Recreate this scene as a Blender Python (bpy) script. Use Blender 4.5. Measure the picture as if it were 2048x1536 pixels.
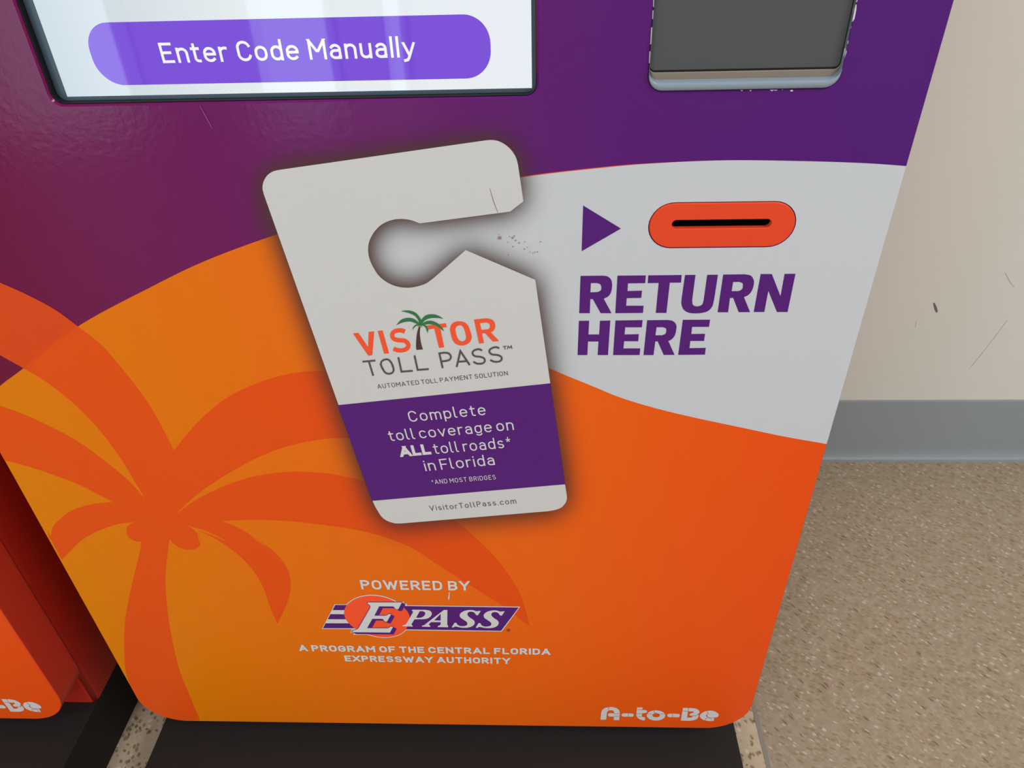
import bpy, bmesh, math, random
import numpy as np
from mathutils import Vector, Matrix
from mathutils.geometry import tessellate_polygon

# ------------------------------------------------------------------ clearing
for o in list(bpy.data.objects):
    bpy.data.objects.remove(o, do_unlink=True)
SC = bpy.context.scene
COL = SC.collection
random.seed(7)

# ------------------------------------------------------------------ camera (metres; kiosk front is the plane y = 0, floor z = 0)
FPX, CX, CY = 1500.0, 1024.0, 768.0
CAM = Vector((0.0, -0.52, 1.039))
PITCH, ROLL, YAW = 0.62228393, 0.03111837, -0.04714474
def _axes():
    cy, sy, cp, sp, cr, sr = math.cos(YAW), math.sin(YAW), math.cos(PITCH), math.sin(PITCH), math.cos(ROLL), math.sin(ROLL)
    f = Vector((sy*cp, cy*cp, -sp)); r = Vector((cy, -sy, 0)); d = f.cross(r)
    return cr*r+sr*d, -sr*r+cr*d, f
AR, AD, AF = _axes()
cam_data = bpy.data.cameras.new('camera')
cam_data.sensor_width = 36.0
cam_data.lens = 36.0*FPX/2048.0
cam_data.clip_start = 0.02
cam = bpy.data.objects.new('camera', cam_data)
COL.objects.link(cam)
m3 = Matrix((AR, -AD, -AF)).transposed()
cam.matrix_world = Matrix.Translation(CAM) @ m3.to_4x4()
SC.camera = cam

# ------------------------------------------------------------------ light and exposure
SC.view_settings.view_transform = 'Standard'
SC.view_settings.look = 'None'
SC.view_settings.gamma = 1.0
SC.view_settings.use_curve_mapping = False
SC.view_settings.exposure = 0.0
world = bpy.data.worlds.new('world'); SC.world = world
world.use_nodes = True
world.node_tree.nodes['Background'].inputs[0].default_value = (0.75, 0.87, 1.0, 1)
world.node_tree.nodes['Background'].inputs[1].default_value = 0.6
def area(name, loc, target, sx, sy, power, color=(1, 1, 1)):
    d = bpy.data.lights.new(name, 'AREA'); d.shape = 'RECTANGLE'; d.size = sx; d.size_y = sy
    d.energy = power; d.color = color
    o = bpy.data.objects.new(name, d); COL.objects.link(o)
    o.location = loc
    o.rotation_euler = (Vector(target)-Vector(loc)).to_track_quat('-Z', 'Y').to_euler()
    return o
# daylight through the three panes of the shop front behind the photographer, and the ceiling troffers
area('daylight', (-1.98, -2.62, 1.25), (-1.98, 0, 1.25), 0.60, 2.3, 13, (0.80, 0.95, 1.12))
area('daylight', (-0.978, -2.62, 1.25), (-0.978, 0, 1.25), 0.296, 2.3, 5.2, (0.80, 0.95, 1.12))
area('daylight', (-0.57, -2.62, 1.25), (-0.57, 0, 1.25), 0.06, 2.3, 1.0, (0.80, 0.95, 1.12))
area('ceiling_troffer', (-0.9, -1.9, 2.66), (-0.9, -1.9, 0), 0.6, 1.2, 34, (0.87, 0.93, 0.98))
area('ceiling_troffer', (1.6, -1.35, 2.66), (1.6, -1.35, 0), 0.6, 1.2, 62, (0.87, 0.93, 0.98))

# ------------------------------------------------------------------ materials
def lin(c):
    return tuple(((v/255.0)/12.92 if v/255.0 <= 0.04045 else ((v/255.0+0.055)/1.055)**2.4) for v in c)
K = 0.86     # light that reaches an upright white surface here, used to turn a seen colour into an albedo
def alb(r, g, b, k=K):
    return tuple(min(0.93, v/k) for v in lin((r, g, b)))+(1.0,)
def mat(name, col, rough=0.5, spec=0.5, metal=0.0, coat=0.0, emit=None, es=0.0, alpha=1.0):
    m = bpy.data.materials.new(name); m.use_nodes = True
    p = m.node_tree.nodes['Principled BSDF']
    p.inputs['Base Color'].default_value = col
    p.inputs['Roughness'].default_value = rough
    p.inputs['Specular IOR Level'].default_value = spec
    p.inputs['Metallic'].default_value = metal
    p.inputs['Coat Weight'].default_value = coat
    p.inputs['Alpha'].default_value = alpha
    if emit:
        p.inputs['Emission Color'].default_value = tuple(emit)+(1.0,)
        p.inputs['Emission Strength'].default_value = es
    return m
def nodes(m):
    nt = m.node_tree
    return nt, nt.nodes, nt.links, nt.nodes['Principled BSDF']
def ramp_x(m, stops, x0, x1, axis='X', out='Base Color'):
    """colour stops along an object axis between x0 and x1 (ink blend of the wrap, painted view dimming of the display)"""
    nt, N, L, P = nodes(m)
    stops = [(x+0.126, c) for x, c in stops]; x0 += 0.126; x1 += 0.126      # object space starts at the kiosk's middle, x = -0.126
    tc = N.new('ShaderNodeTexCoord'); sp = N.new('ShaderNodeSeparateXYZ'); mr = N.new('ShaderNodeMapRange'); cr = N.new('ShaderNodeValToRGB')
    mr.inputs['From Min'].default_value = x0; mr.inputs['From Max'].default_value = x1
    L.new(tc.outputs['Object'], sp.inputs[0]); L.new(sp.outputs[axis], mr.inputs['Value']); L.new(mr.outputs[0], cr.inputs[0])
    e = cr.color_ramp.elements
    while len(e) < len(stops): e.new(0.5)
    for el, (x, c) in zip(e, stops):
        el.position = (x-x0)/(x1-x0); el.color = c
    if out: L.new(cr.outputs[0], P.inputs[out])
    return cr
def grain(m, scale=900, strength=0.08, dist=0.0004):
    nt, N, L, P = nodes(m)
    tc = N.new('ShaderNodeTexCoord'); nz = N.new('ShaderNodeTexNoise'); b = N.new('ShaderNodeBump')
    nz.inputs['Scale'].default_value = scale; nz.inputs['Detail'].default_value = 2
    b.inputs['Strength'].default_value = strength; b.inputs['Distance'].default_value = dist
    L.new(tc.outputs['Object'], nz.inputs['Vector']); L.new(nz.outputs[0], b.inputs['Height']); L.new(b.outputs[0], P.inputs['Normal'])

M = {}
M['purple'] = mat('purple wrap vinyl', alb(80, 32, 110), 0.17, 0.25)
PURPLE_STOPS = [(-0.51, alb(96, 2, 38)), (-0.36, alb(98, 6, 64)), (-0.10, alb(94, 22, 92)), (0.05, alb(80, 20, 100)), (0.26, alb(72, 20, 104))]
pr = ramp_x(M['purple'], PURPLE_STOPS, -0.51, 0.26)
grain(M['purple'], 160, 0.16, 0.0008)
M['shell'] = mat('red orange painted metal', alb(176, 40, 24), 0.38, 0.4)
grain(M['shell'], 500, 0.06)
# flat wrap panel: the printed purple on its face, the painted shell colour on its rim below the print
M['rim'] = mat('panel rim paint', alb(190, 52, 30), 0.38)
M['sun'] = mat('orange wrap vinyl', alb(216, 88, 22), 0.42, 0.14)
ramp_x(M['sun'], [(-0.51, alb(202, 114, 0)), (-0.36, alb(207, 106, 4)), (-0.18, alb(212, 98, 13)), (0.0, alb(215, 89, 14)), (0.14, alb(216, 78, 14)), (0.26, alb(214, 71, 14))], -0.51, 0.26)
grain(M['sun'], 420, 0.06)
M['white'] = mat('white wrap vinyl', alb(180, 182, 186), 0.42, 0.3); grain(M['white'], 420, 0.05)
M['card'] = mat('printed off white', alb(187, 185, 183), 0.45, 0.3)
M['ink_purple'] = mat('printed purple', alb(76, 24, 104), 0.42, 0.2)
M['ink_white'] = mat('printed pale grey', alb(194, 192, 190), 0.45, 0.3)
M['ink_grey'] = mat('printed dark grey', alb(78, 68, 72), 0.45, 0.4)
M['ink_red'] = mat('printed red orange', alb(222, 76, 40), 0.45, 0.3)
M['ink_green'] = mat('printed green', alb(38, 102, 58), 0.45, 0.4)
M['ink_brown'] = mat('printed brown', alb(66, 44, 42), 0.45, 0.4)
M['ink_tan'] = mat('printed tan', alb(170, 120, 60), 0.45, 0.4)
M['ink_disc'] = mat('printed disc orange', alb(232, 74, 34), 0.45, 0.4)
M['ink_mark'] = mat('printed maroon', alb(150, 50, 45), 0.45, 0.4)
M['frond'] = mat('translucent red orange ink', alb(228, 79, 20), 0.42, 0.14, alpha=0.72)
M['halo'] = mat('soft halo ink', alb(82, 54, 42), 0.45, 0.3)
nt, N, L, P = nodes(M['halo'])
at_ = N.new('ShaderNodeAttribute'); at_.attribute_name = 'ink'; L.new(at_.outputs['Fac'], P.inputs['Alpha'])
M['bezel_orange'] = mat('orange moulded plastic', alb(208, 62, 28), 0.5, 0.3)
M['black'] = mat('black plastic', (0.006, 0.006, 0.007, 1), 0.5, 0.3)
M['slate'] = mat('slate screen border', alb(60, 76, 88), 0.35, 0.4)
M['plinth'] = mat('dark brown powder coat', alb(30, 26, 24), 0.65, 0.25); grain(M['plinth'], 700, 0.1)
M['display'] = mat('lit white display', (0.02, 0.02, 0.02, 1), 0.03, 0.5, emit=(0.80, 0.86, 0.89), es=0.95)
ramp_x(M['display'], [(-0.33, (0.52, 0.60, 0.65, 1)), (-0.27, (0.66, 0.74, 0.78, 1)), (-0.19, (0.80, 0.86, 0.89, 1)), (0.0, (0.82, 0.87, 0.92, 1))], -0.33, 0.0, out='Emission Color')  # dimming of the display at a slanted view, painted into its glow
M['button'] = mat('lit violet display', (0.02, 0.02, 0.02, 1), 0.03, 0.5, emit=(0.17, 0.055, 0.66), es=1.0)
M['screen_text'] = mat('lit text', (0.02, 0.02, 0.02, 1), 0.03, 0.5, emit=(0.86, 0.88, 0.93), es=1.0)
M['glass'] = mat('dark reader glass', alb(68, 70, 72), 0.08, 0.5)
M['taupe'] = mat('plastic trim with painted reflection', alb(128, 116, 106), 0.4, 0.4)  # floor reflection on the grey lip, put into the base colour
M['grey_plastic'] = mat('pale grey plastic', alb(124, 136, 146), 0.3, 0.5)
M['chip'] = mat('bare white edge', alb(205, 198, 202), 0.7, 0.2)
M['dirt'] = mat('brown grime', alb(140, 120, 110), 0.8, 0.1, alpha=0.8)
M['scuff'] = mat('dark rubber scuff', alb(105, 96, 98), 0.8, 0.1)
M['scuff_pale'] = mat('faint scuff', alb(160, 148, 134), 0.8, 0.1)
M['scratch'] = mat('pale scratch', alb(138, 72, 118), 0.6, 0.3)
M['wall'] = mat('cream wall paint', alb(199, 195, 186), 0.7, 0.3); grain(M['wall'], 220, 0.08, 0.0008)
M['ceiling'] = mat('white ceiling paint', (0.75, 0.74, 0.71, 1), 0.9, 0.2)
M['cove'] = mat('grey vinyl cove base', alb(132, 138, 141), 0.5, 0.35); grain(M['cove'], 60, 0.05, 0.002)
M['alu'] = mat('bronze aluminium frame', (0.10, 0.09, 0.08, 1), 0.4, 0.5, metal=0.6)

# speckled floor tile; the tile the kiosks stand on is lighter and more coarsely chipped than the one beside it
def floor_mat():
    m = mat('speckled floor tile', (0.3, 0.23, 0.15, 1), 0.42, 0.4)
    nt, N, L, P = nodes(m)
    tc = N.new('ShaderNodeTexCoord'); sx = N.new('ShaderNodeSeparateXYZ'); L.new(tc.outputs['Object'], sx.inputs[0])
    def mapping(scale, rot):
        ro = N.new('ShaderNodeMapping'); ro.inputs['Rotation'].default_value = (0, 0, rot+0.66)
        mp = N.new('ShaderNodeMapping'); mp.inputs['Scale'].default_value = scale
        L.new(tc.outputs['Object'], ro.inputs['Vector']); L.new(ro.outputs[0], mp.inputs['Vector']); return mp
    def chips(scale, thr, rot, rad):
        """factor that is 1 inside a random share of voronoi cells"""
        mp = mapping(scale, rot); v = N.new('ShaderNodeTexVoronoi'); v.inputs['Scale'].default_value = 1.0
        L.new(mp.outputs[0], v.inputs['Vector'])
        s = N.new('ShaderNodeSeparateColor'); L.new(v.outputs['Color'], s.inputs[0])
        a = N.new('ShaderNodeMath'); a.operation = 'LESS_THAN'; a.inputs[1].default_value = thr; L.new(s.outputs[0], a.inputs[0])
        b = N.new('ShaderNodeMapRange'); b.inputs['From Min'].default_value = rad; b.inputs['From Max'].default_value = rad*0.6
        L.new(v.outputs['Distance'], b.inputs['Value'])
        c = N.new('ShaderNodeMath'); c.operation = 'MULTIPLY'; L.new(a.outputs[0], c.inputs[0]); L.new(b.outputs[0], c.inputs[1])
        return c
    def mix(fac, a, b, k=1.0):
        x = N.new('ShaderNodeMix'); x.data_type = 'RGBA'
        if k != 1.0:
            q = N.new('ShaderNodeMath'); q.operation = 'MULTIPLY'; q.inputs[1].default_value = k; L.new(fac, q.inputs[0]); fac = q.outputs[0]
        L.new(fac, x.inputs[0])
        for i, c in ((6, a), (7, b)):
            if isinstance(c, tuple): x.inputs[i].default_value = c
            else: L.new(c, x.inputs[i])
        return x.outputs[2]
    kf = 0.95
    nz = N.new('ShaderNodeTexNoise'); nz.inputs['Scale'].default_value = 70; nz.inputs['Detail'].default_value = 4; L.new(tc.outputs['Object'], nz.inputs['Vector'])
    nr = N.new('ShaderNodeMapRange'); nr.inputs['From Min'].default_value = 0.35; nr.inputs['From Max'].default_value = 0.65; L.new(nz.outputs[0], nr.inputs['Value'])
    a = mix(nr.outputs[0], alb(147, 131, 107, kf), alb(158, 142, 120, kf))
    a = mix(chips((130, 230, 1), 0.40, 0.2, 0.60).outputs[0], a, alb(172, 156, 134, kf), 0.5)
    a = mix(chips((105, 250, 1), 0.32, -0.25, 0.60).outputs[0], a, alb(126, 106, 74, kf), 0.6)
    a = mix(chips((130, 210, 1), 0.18, 0.4, 0.55).outputs[0], a, alb(156, 124, 104, kf), 0.8)
    a = mix(chips((125, 260, 1), 0.10, 0.0, 0.50).outputs[0], a, alb(196, 182, 164, kf), 0.75)
    a = mix(chips((75, 270, 1), 0.05, 0.25, 0.46).outputs[0], a, alb(96, 78, 56, kf), 0.75)
    b = mix(nr.outputs[0], alb(188, 167, 138, kf), alb(196, 176, 150, kf))
    b = mix(chips((130, 210, 1), 0.34, 0.6, 0.60).outputs[0], b, alb(142, 116, 88, kf), 0.9)
    b = mix(chips((150, 190, 1), 0.22, 0.2, 0.55).outputs[0], b, alb(114, 88, 62, kf), 0.8)
    b = mix(chips((110, 140, 1), 0.14, 0.2, 0.5).outputs[0], b, alb(212, 197, 178, kf), 0.9)
    side = N.new('ShaderNodeMath'); side.operation = 'GREATER_THAN'; side.inputs[1].default_value = 0.312; L.new(sx.outputs[0], side.inputs[0])
    L.new(mix(side.outputs[0], b, a), P.inputs['Base Color'])
    return m
M['floor'] = floor_mat()
M['joint'] = mat('grey tile joint', alb(130, 120, 110), 0.5)

# ------------------------------------------------------------------ geometry helpers
def ray(x, y):
    return AR*((x-CX)/FPX) + AD*((y-CY)/FPX) + AF
def on_y(x, y, plane=0.0):
    """point of the photograph carried onto the upright plane y = plane -> (x, z)"""
    d = ray(x, y); t = (plane-CAM.y)/d.y
    return (CAM.x+t*d.x, CAM.z+t*d.z)
PX0, PX1, PZ0, PZ1, PR = -0.5076, 0.2551, 0.1318, 1.42, 0.052       # outline of the front panel
BODY_Y = 0.045
KIOSK = Vector((-0.126, 0.25, 0.0))
STEP = -0.863                                                        # the neighbour stands one pitch to the left

def new_obj(name, me, m=None, parent=None):
    o = bpy.data.objects.new(name, me); COL.objects.link(o)
    if m is not None:
        for q in (m if isinstance(m, (list, tuple)) else [m]): me.materials.append(q)
    if parent is not None:
        o.parent = parent
    return o
def origin_of(o):
    v = Vector((0, 0, 0))
    while o is not None:
        v += o.location; o = o.parent
    return v
def link_bm(name, bm, m, parent=None, at=None, smooth=False):
    """bm is in world metres; the object gets its origin at `at` (default: its parent's origin)"""
    base = origin_of(parent)
    at = Vector(at) if at is not None else base.copy()
    bmesh.ops.translate(bm, verts=bm.verts, vec=-at)
    me = bpy.data.meshes.new(name); bm.to_mesh(me); bm.free()
    if smooth:
        for p in me.polygons: p.use_smooth = True
    o = new_obj(name, me, m, parent)
    o.location = at-base
    return o
def tag(o, label=None, cat=None, group=None, kind=None):
    if label: o['label'] = label
    if cat: o['category'] = cat
    if group: o['group'] = group
    if kind: o['kind'] = kind
    return o

def spline(pts, n=6):
    """open Catmull-Rom curve through pts"""
    if len(pts) < 3: return list(pts)
    P_ = [Vector(p) for p in pts]
    P_ = [2*P_[0]-P_[1]]+P_+[2*P_[-1]-P_[-2]]
    out = []
    for i in range(1, len(P_)-2):
        a, b, c, d = P_[i-1], P_[i], P_[i+1], P_[i+2]
        for k in range(n):
            t = k/n
            out.append(0.5*((2*b)+(c-a)*t+(2*a-5*b+4*c-d)*t*t+(3*b-a-3*c+d)*t**3))
    out.append(P_[-2])
    return [(v[0], v[1]) for v in out]
def outline(spec, n=6):
    """corners are tuples, lists of tuples are smooth runs"""
    out = []
    for s in spec:
        for p in (spline(s, n) if isinstance(s, list) else [s]):
            if not out or (abs(out[-1][0]-p[0])+abs(out[-1][1]-p[1])) > 1e-6: out.append(p)
    if len(out) > 2 and abs(out[0][0]-out[-1][0])+abs(out[0][1]-out[-1][1]) < 1e-6: out.pop()
    return out
def ell(cx, cy, rx, ry, a0=0, a1=360, n=24):
    k = n if abs(a1-a0) >= 360 else n+1
    return [(cx+rx*math.cos(math.radians(a0+(a1-a0)*i/n)), cy+ry*math.sin(math.radians(a0+(a1-a0)*i/n))) for i in range(k)]
def rrect(x0, x1, z0, z1, r, n=8, rt=None):
    rt = r if rt is None else rt
    return (ell(x0+r, z0+r, r, r, 180, 270, n)+ell(x1-r, z0+r, r, r, 270, 360, n) +
            ell(x1-rt, z1-rt, rt, rt, 0, 90, n)+ell(x0+rt, z1-rt, rt, rt, 90, 180, n))
def grow(loop, d):
    """offset a counter-clockwise loop outwards by d"""
    n = len(loop); out = []
    for i in range(n):
        a, b, c = Vector(loop[i-1]), Vector(loop[i]), Vector(loop[(i+1) % n])
        u, v = (b-a), (c-b)
        if u.length < 1e-9: u = v
        if v.length < 1e-9: v = u
        u.normalize(); v.normalize()
        n1, n2 = Vector((u.y, -u.x)), Vector((v.y, -v.x))
        s = n1+n2; s = s/max(s.length_squared, 0.3)*2
        out.append((b.x+s.x*d, b.y+s.y*d))
    return out
def fill(bm, loops, y):
    """fill a flat region (first loop outer, others holes) at depth y"""
    flat = [p for l in loops for p in l]
    vs = [bm.verts.new((p[0], y, p[1])) for p in flat]
    for t in tessellate_polygon([[Vector((p[0], p[1], 0)) for p in l] for l in loops]):
        try: f = bm.faces.new([vs[i] for i in t])
        except ValueError: continue
        f.normal_update()
        if f.normal.y > 0: f.normal_flip()
    return vs
def wall_strip(bm, la, ya, lb, yb):
    A = [bm.verts.new((p[0], ya, p[1])) for p in la]; B = [bm.verts.new((p[0], yb, p[1])) for p in lb]
    for i in range(len(A)):
        j = (i+1) % len(A)
        bm.faces.new((A[i], A[j], B[j], B[i]))
def box(bm, x0, x1, y0, y1, z0, z1, bevel=0.0, seg=3, edges=None):
    r = bmesh.ops.create_cube(bm, size=1.0)
    for v in r['verts']:
        v.co = Vector((x0 if v.co.x < 0 else x1, y0 if v.co.y < 0 else y1, z0 if v.co.z < 0 else z1))
    if bevel:
        es = {e for v in r['verts'] for e in v.link_edges}
        if edges: es = {e for e in es if edges(e)}
        bmesh.ops.bevel(bm, geom=list(es), offset=bevel, segments=seg, affect='EDGES', profile=0.5)
def stroke(pts, w, closed=False, ext=0.0, ymin=None, ymax=None):
    """outline quads of a stroked centreline: list of 4-point quads in 2D"""
    P_ = [Vector(p) for p in pts]
    if closed and (P_[0]-P_[-1]).length < 1e-9: P_.pop()
    n = len(P_)
    if not closed and ext:
        P_[0] = P_[0]+(P_[0]-P_[1]).normalized()*ext
        P_[-1] = P_[-1]+(P_[-1]-P_[-2]).normalized()*ext
    Ls, Rs = [], []
    for i in range(n):
        a = P_[i-1] if (i > 0 or closed) else None
        c = P_[(i+1) % n] if (i < n-1 or closed) else None
        b = P_[i]
        u = (b-a).normalized() if a is not None and (b-a).length > 1e-9 else None
        v = (c-b).normalized() if c is not None and (c-b).length > 1e-9 else None
        u = u or v; v = v or u
        n1, n2 = Vector((-u.y, u.x)), Vector((-v.y, v.x))
        s = n1+n2; s = s*(2/max(s.length_squared, 0.55))
        Ls.append(b+s*w/2); Rs.append(b-s*w/2)
    def cl(p):
        y = p.y
        if ymin is not None: y = max(ymin, y)
        if ymax is not None: y = min(ymax, y)
        return (p.x, y)
    quads = []
    for i in range(n if closed else n-1):
        j = (i+1) % n
        quads.append([cl(Ls[i]), cl(Rs[i]), cl(Rs[j]), cl(Ls[j])])
    return quads
LAYER = 0.00010
class Print:
    """flat ink on an upright plane; regions are collected and linked as one mesh"""
    def __init__(s, plane=0.0, layer=1):
        s.bm = bmesh.new(); s.plane = plane; s.y = plane-layer*LAYER; s.k = 0
    def _y(s):
        s.k += 1; return s.y-(s.k % 97)*0.0000012
    def poly(s, loops, px=True, clamp=False):
        L_ = []
        for l in loops:
            q = [on_y(p[0], p[1], s.plane) for p in l] if px else [tuple(p) for p in l]
            if clamp: q = [(min(max(p[0], PX0+0.0005), PX1-0.0005), p[1]) for p in q]
            L_.append(q)
        fill(s.bm, L_, s._y()); return s
    def strokes(s, lines, w, tr=None):
        for l in lines:
            closed = l[0] == l[-1] and len(l) > 2
            y = s._y()
            for q in stroke(l, w, closed):
                y = s._y()
                q = [tr(p) if tr else on_y(p[0], p[1], s.plane) for p in q]
                try:
                    f = s.bm.faces.new([s.bm.verts.new((p[0], y, p[1])) for p in q]); f.normal_update()
                    if f.normal.y > 0: f.normal_flip()
                except ValueError: pass
        return s
    def link(s, name, m, parent):
        return link_bm(name, s.bm, m, parent)
def crop(ox, oy, sc):
    """coordinates measured on an enlargement -> photograph coordinates"""
    return lambda spec: [([(ox+p[0]*sc, oy+p[1]*sc) for p in e] if isinstance(e, list) else (ox+e[0]*sc, oy+e[1]*sc)) for e in spec]

# ------------------------------------------------------------------ stroke lettering (rounded road-sign style sans)
def _a(cx, cy, rx, ry, a0, a1, n=9): return ell(cx, cy, rx, ry, a0, a1, n)
XH = 0.70
_st = lambda w, h: _a(w/2, h-w*0.53, w/2, w*0.53, 0, 180)+_a(w/2, w*0.53, w/2, w*0.53, 180, 360)
def _ring(w, h): r = _st(w, h); return r+[r[0]]
_n = lambda x, w: [(x, 0.40)]+_a(x+w/2, XH-w*0.5, w/2, w*0.5, 180, 0)+[(x+w, 0)]
GL = {
 'A': (.70, [[(0, 0), (.35, 1), (.70, 0)], [(.22, .28), (.48, .28)]]),
 'B': (.57, [[(0, 0), (0, 1), (.30, 1)]+_a(.30, .76, .24, .24, 90, -90)+[(0, .52)], [(.30, .52)]+_a(.31, .26, .26, .26, 90, -90)+[(0, 0)]]),
 'C': (.58, [_a(.29, .70, .29, .30, 18, 180)+_a(.29, .30, .29, .30, 180, 342)]),
 'D': (.58, [[(0, 0), (0, 1), (.26, 1)]+_a(.26, .67, .32, .33, 90, 0)+_a(.26, .33, .32, .33, 0, -90)+[(0, 0)]]),
 'E': (.50, [[(.50, 1), (0, 1), (0, 0), (.50, 0)], [(0, .51), (.42, .51)]]),
 'F': (.50, [[(.50, 1), (0, 1), (0, 0)], [(0, .49), (.42, .49)]]),
 'G': (.58, [_a(.29, .70, .29, .30, 18, 180)+_a(.29, .30, .29, .30, 180, 360)+[(.58, .48), (.33, .48)]]),
 'H': (.58, [[(0, 0), (0, 1)], [(.58, 0), (.58, 1)], [(0, .51), (.58, .51)]]),
 'I': (.0, [[(0, 0), (0, 1)]]),
 'L': (.48, [[(0, 1), (0, 0), (.48, 0)]]),
 'M': (.74, [[(0, 0), (0, 1), (.37, .34), (.74, 1), (.74, 0)]]),
 'N': (.60, [[(0, 0), (0, 1), (.60, 0), (.60, 1)]]),
 'O': (.60, [_ring(.60, 1)]),
 'P': (.55, [[(0, 0), (0, 1), (.28, 1)]+_a(.28, .735, .27, .265, 90, -90)+[(0, .47)]]),
 'R': (.57, [[(0, 0), (0, 1), (.28, 1)]+_a(.28, .735, .27, .265, 90, -90)+[(0, .47)], [(.28, .47), (.57, 0)]]),
 'S': (.56, [_a(.28, .755, .265, .245, 32, 270)+_a(.28, .255, .28, .255, 90, -148)[1:]]),
 'T': (.58, [[(0, 1), (.58, 1)], [(.29, 1), (.29, 0)]]),
 'U': (.58, [[(0, 1)]+_a(.29, .30, .29, .30, 180, 360)+[(.58, 1)]]),
 'V': (.66, [[(0, 1), (.33, 0), (.66, 1)]]),
 'W': (.98, [[(0, 1), (.25, 0), (.49, .95), (.73, 0), (.98, 1)]]),
 'X': (.62, [[(0, 1), (.62, 0)], [(0, 0), (.62, 1)]]),
 'Y': (.62, [[(0, 1), (.31, .44), (.62, 1)], [(.31, .44), (.31, 0)]]),
 'a': (.46, [_a(.23, .47, .22, .23, 148, 0)+[(.45, 0)], [(.45, .41), (.20, .41)]+_a(.20, .205, .20, .205, 90, 270)+[(.34, .0), (.45, .10)]]),
 'c': (.46, [_a(.25, .44, .25, .26, 38, 180)+_a(.25, .26, .25, .26, 180, 322)]),
 'd': (.48, [_ring(.48, XH), [(.48, 1.04), (.48, 0)]]),
 'e': (.50, [[(.0, .37), (.50, .37)]+_a(.25, .44, .25, .26, 0, 180)+_a(.25, .26, .25, .26, 180, 318)]),
 'g': (.48, [_ring(.48, XH), [(.48, XH), (.48, -.10)]+_a(.25, -.06, .23, .20, -5, -140)]),
 'i': (.0, [[(0, 0), (0, XH)], [(0, .965), (0, .985)]]),
 'l': (.15, [[(0, 1.04), (0, .13)]+_a(.13, .13, .13, .13, 180, 270, 5)]),
 '|': (.0, [[(0, 1.04), (0, 0)]]),
 'm': (.78, [[(0, 0), (0, XH)], _n(0, .39), _n(.39, .39)]),
 'n': (.46, [[(0, 0), (0, XH)], _n(0, .46)]),
 'o': (.50, [_ring(.50, XH)]),
 'p': (.48, [_ring(.48, XH), [(0, XH), (0, -.28)]]),
 'r': (.28, [[(0, 0), (0, XH)], [(0, .40)]+_a(.24, XH-.24, .24, .24, 180, 75)]),
 's': (.43, [_a(.215, .525, .20, .175, 38, 270)+_a(.215, .175, .215, .175, 90, -142)[1:]]),
 't': (.30, [[(.10, .92), (.10, .15)]+_a(.25, .15, .15, .15, 180, 270, 5)+[(.30, 0)], [(-.02, XH), (.30, XH)]]),
 'u': (.46, [[(0, XH)]+_a(.23, .23, .23, .23, 180, 360)+[(.46, XH)], [(.46, XH), (.46, 0)]]),
 'v': (.50, [[(0, XH), (.25, 0), (.50, XH)]]),
 'y': (.50, [[(0, XH), (.26, .02)], [(.50, XH), (.22, -.10)]+[(.15, -.22), (.02, -.25)]]),
 '.': (.0, [[(0, 0), (0, .02)]]),
 '*': (.30, [[(.15, 1.0), (.15, .74)], [(.15, .74), (.01, .80)], [(.15, .74), (.29, .80)], [(.15, .74), (.06, .61)], [(.15, .74), (.24, .61)]]),
}
CLAMP = set('AVWXYNMvy')
def text_quads(s, w, gap=0.20, space=0.30):
    x, out = 0.0, []
    for ch in s:
        if ch == ' ': x += space; continue
        W, lines = GL[ch]
        for k, l in enumerate(lines):
            closed = len(l) > 2 and abs(l[0][0]-l[-1][0])+abs(l[0][1]-l[-1][1]) < 1e-6
            q = [(x+w/2+p[0], w/2+p[1]*(1-w)) for p in l]
            lo, hi = (0.0, 1.0 if ch.isupper() else w/2+XH*(1-w)+w/2) if ch in CLAMP else (None, None)
            if ch == 'y': lo = None
            runs = [q]
            if ch in CLAMP:                              # sharp apexes: separate bars cut flat at the line
                runs = [[q[0]]]
                for i in range(1, len(q)):
                    runs[-1].append(q[i])
                    if i < len(q)-1:
                        d1 = (Vector(q[i])-Vector(q[i-1])).normalized(); d2 = (Vector(q[i+1])-Vector(q[i])).normalized()
                        if d1.dot(d2) < -0.2: runs.append([q[i]])
            for r_ in list(runs):
                if ch in CLAMP and len(r_) == 2 and abs(r_[1][1]-r_[0][1]) > 0.3*abs(r_[1][0]-r_[0][0]):
                    d = (Vector(r_[1])-Vector(r_[0])); ln = d.length; ends = []
                    for p in r_:                         # slanted bar cut level with the line it stands on
                        y = p[1]
                        if lo is not None and abs(y-lo) < w*0.6: y = lo
                        elif abs(y-hi) < w*0.6: y = hi
                        ends.append((p[0]+(y-p[1])*d.x/d.y, y))
                    hw = w/2*ln/abs(d.y)
                    out.append([[(ends[0][0]-hw, ends[0][1]), (ends[0][0]+hw, ends[0][1]), (ends[1][0]+hw, ends[1][1]), (ends[1][0]-hw, ends[1][1])]])
                    runs.remove(r_)
            for r_ in runs: out.append(stroke(r_, w*(0.7 if ch == '*' else 1), closed, ext=w/2, ymin=lo, ymax=hi))
        x += W+w+gap
    return out, x-gap
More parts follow.
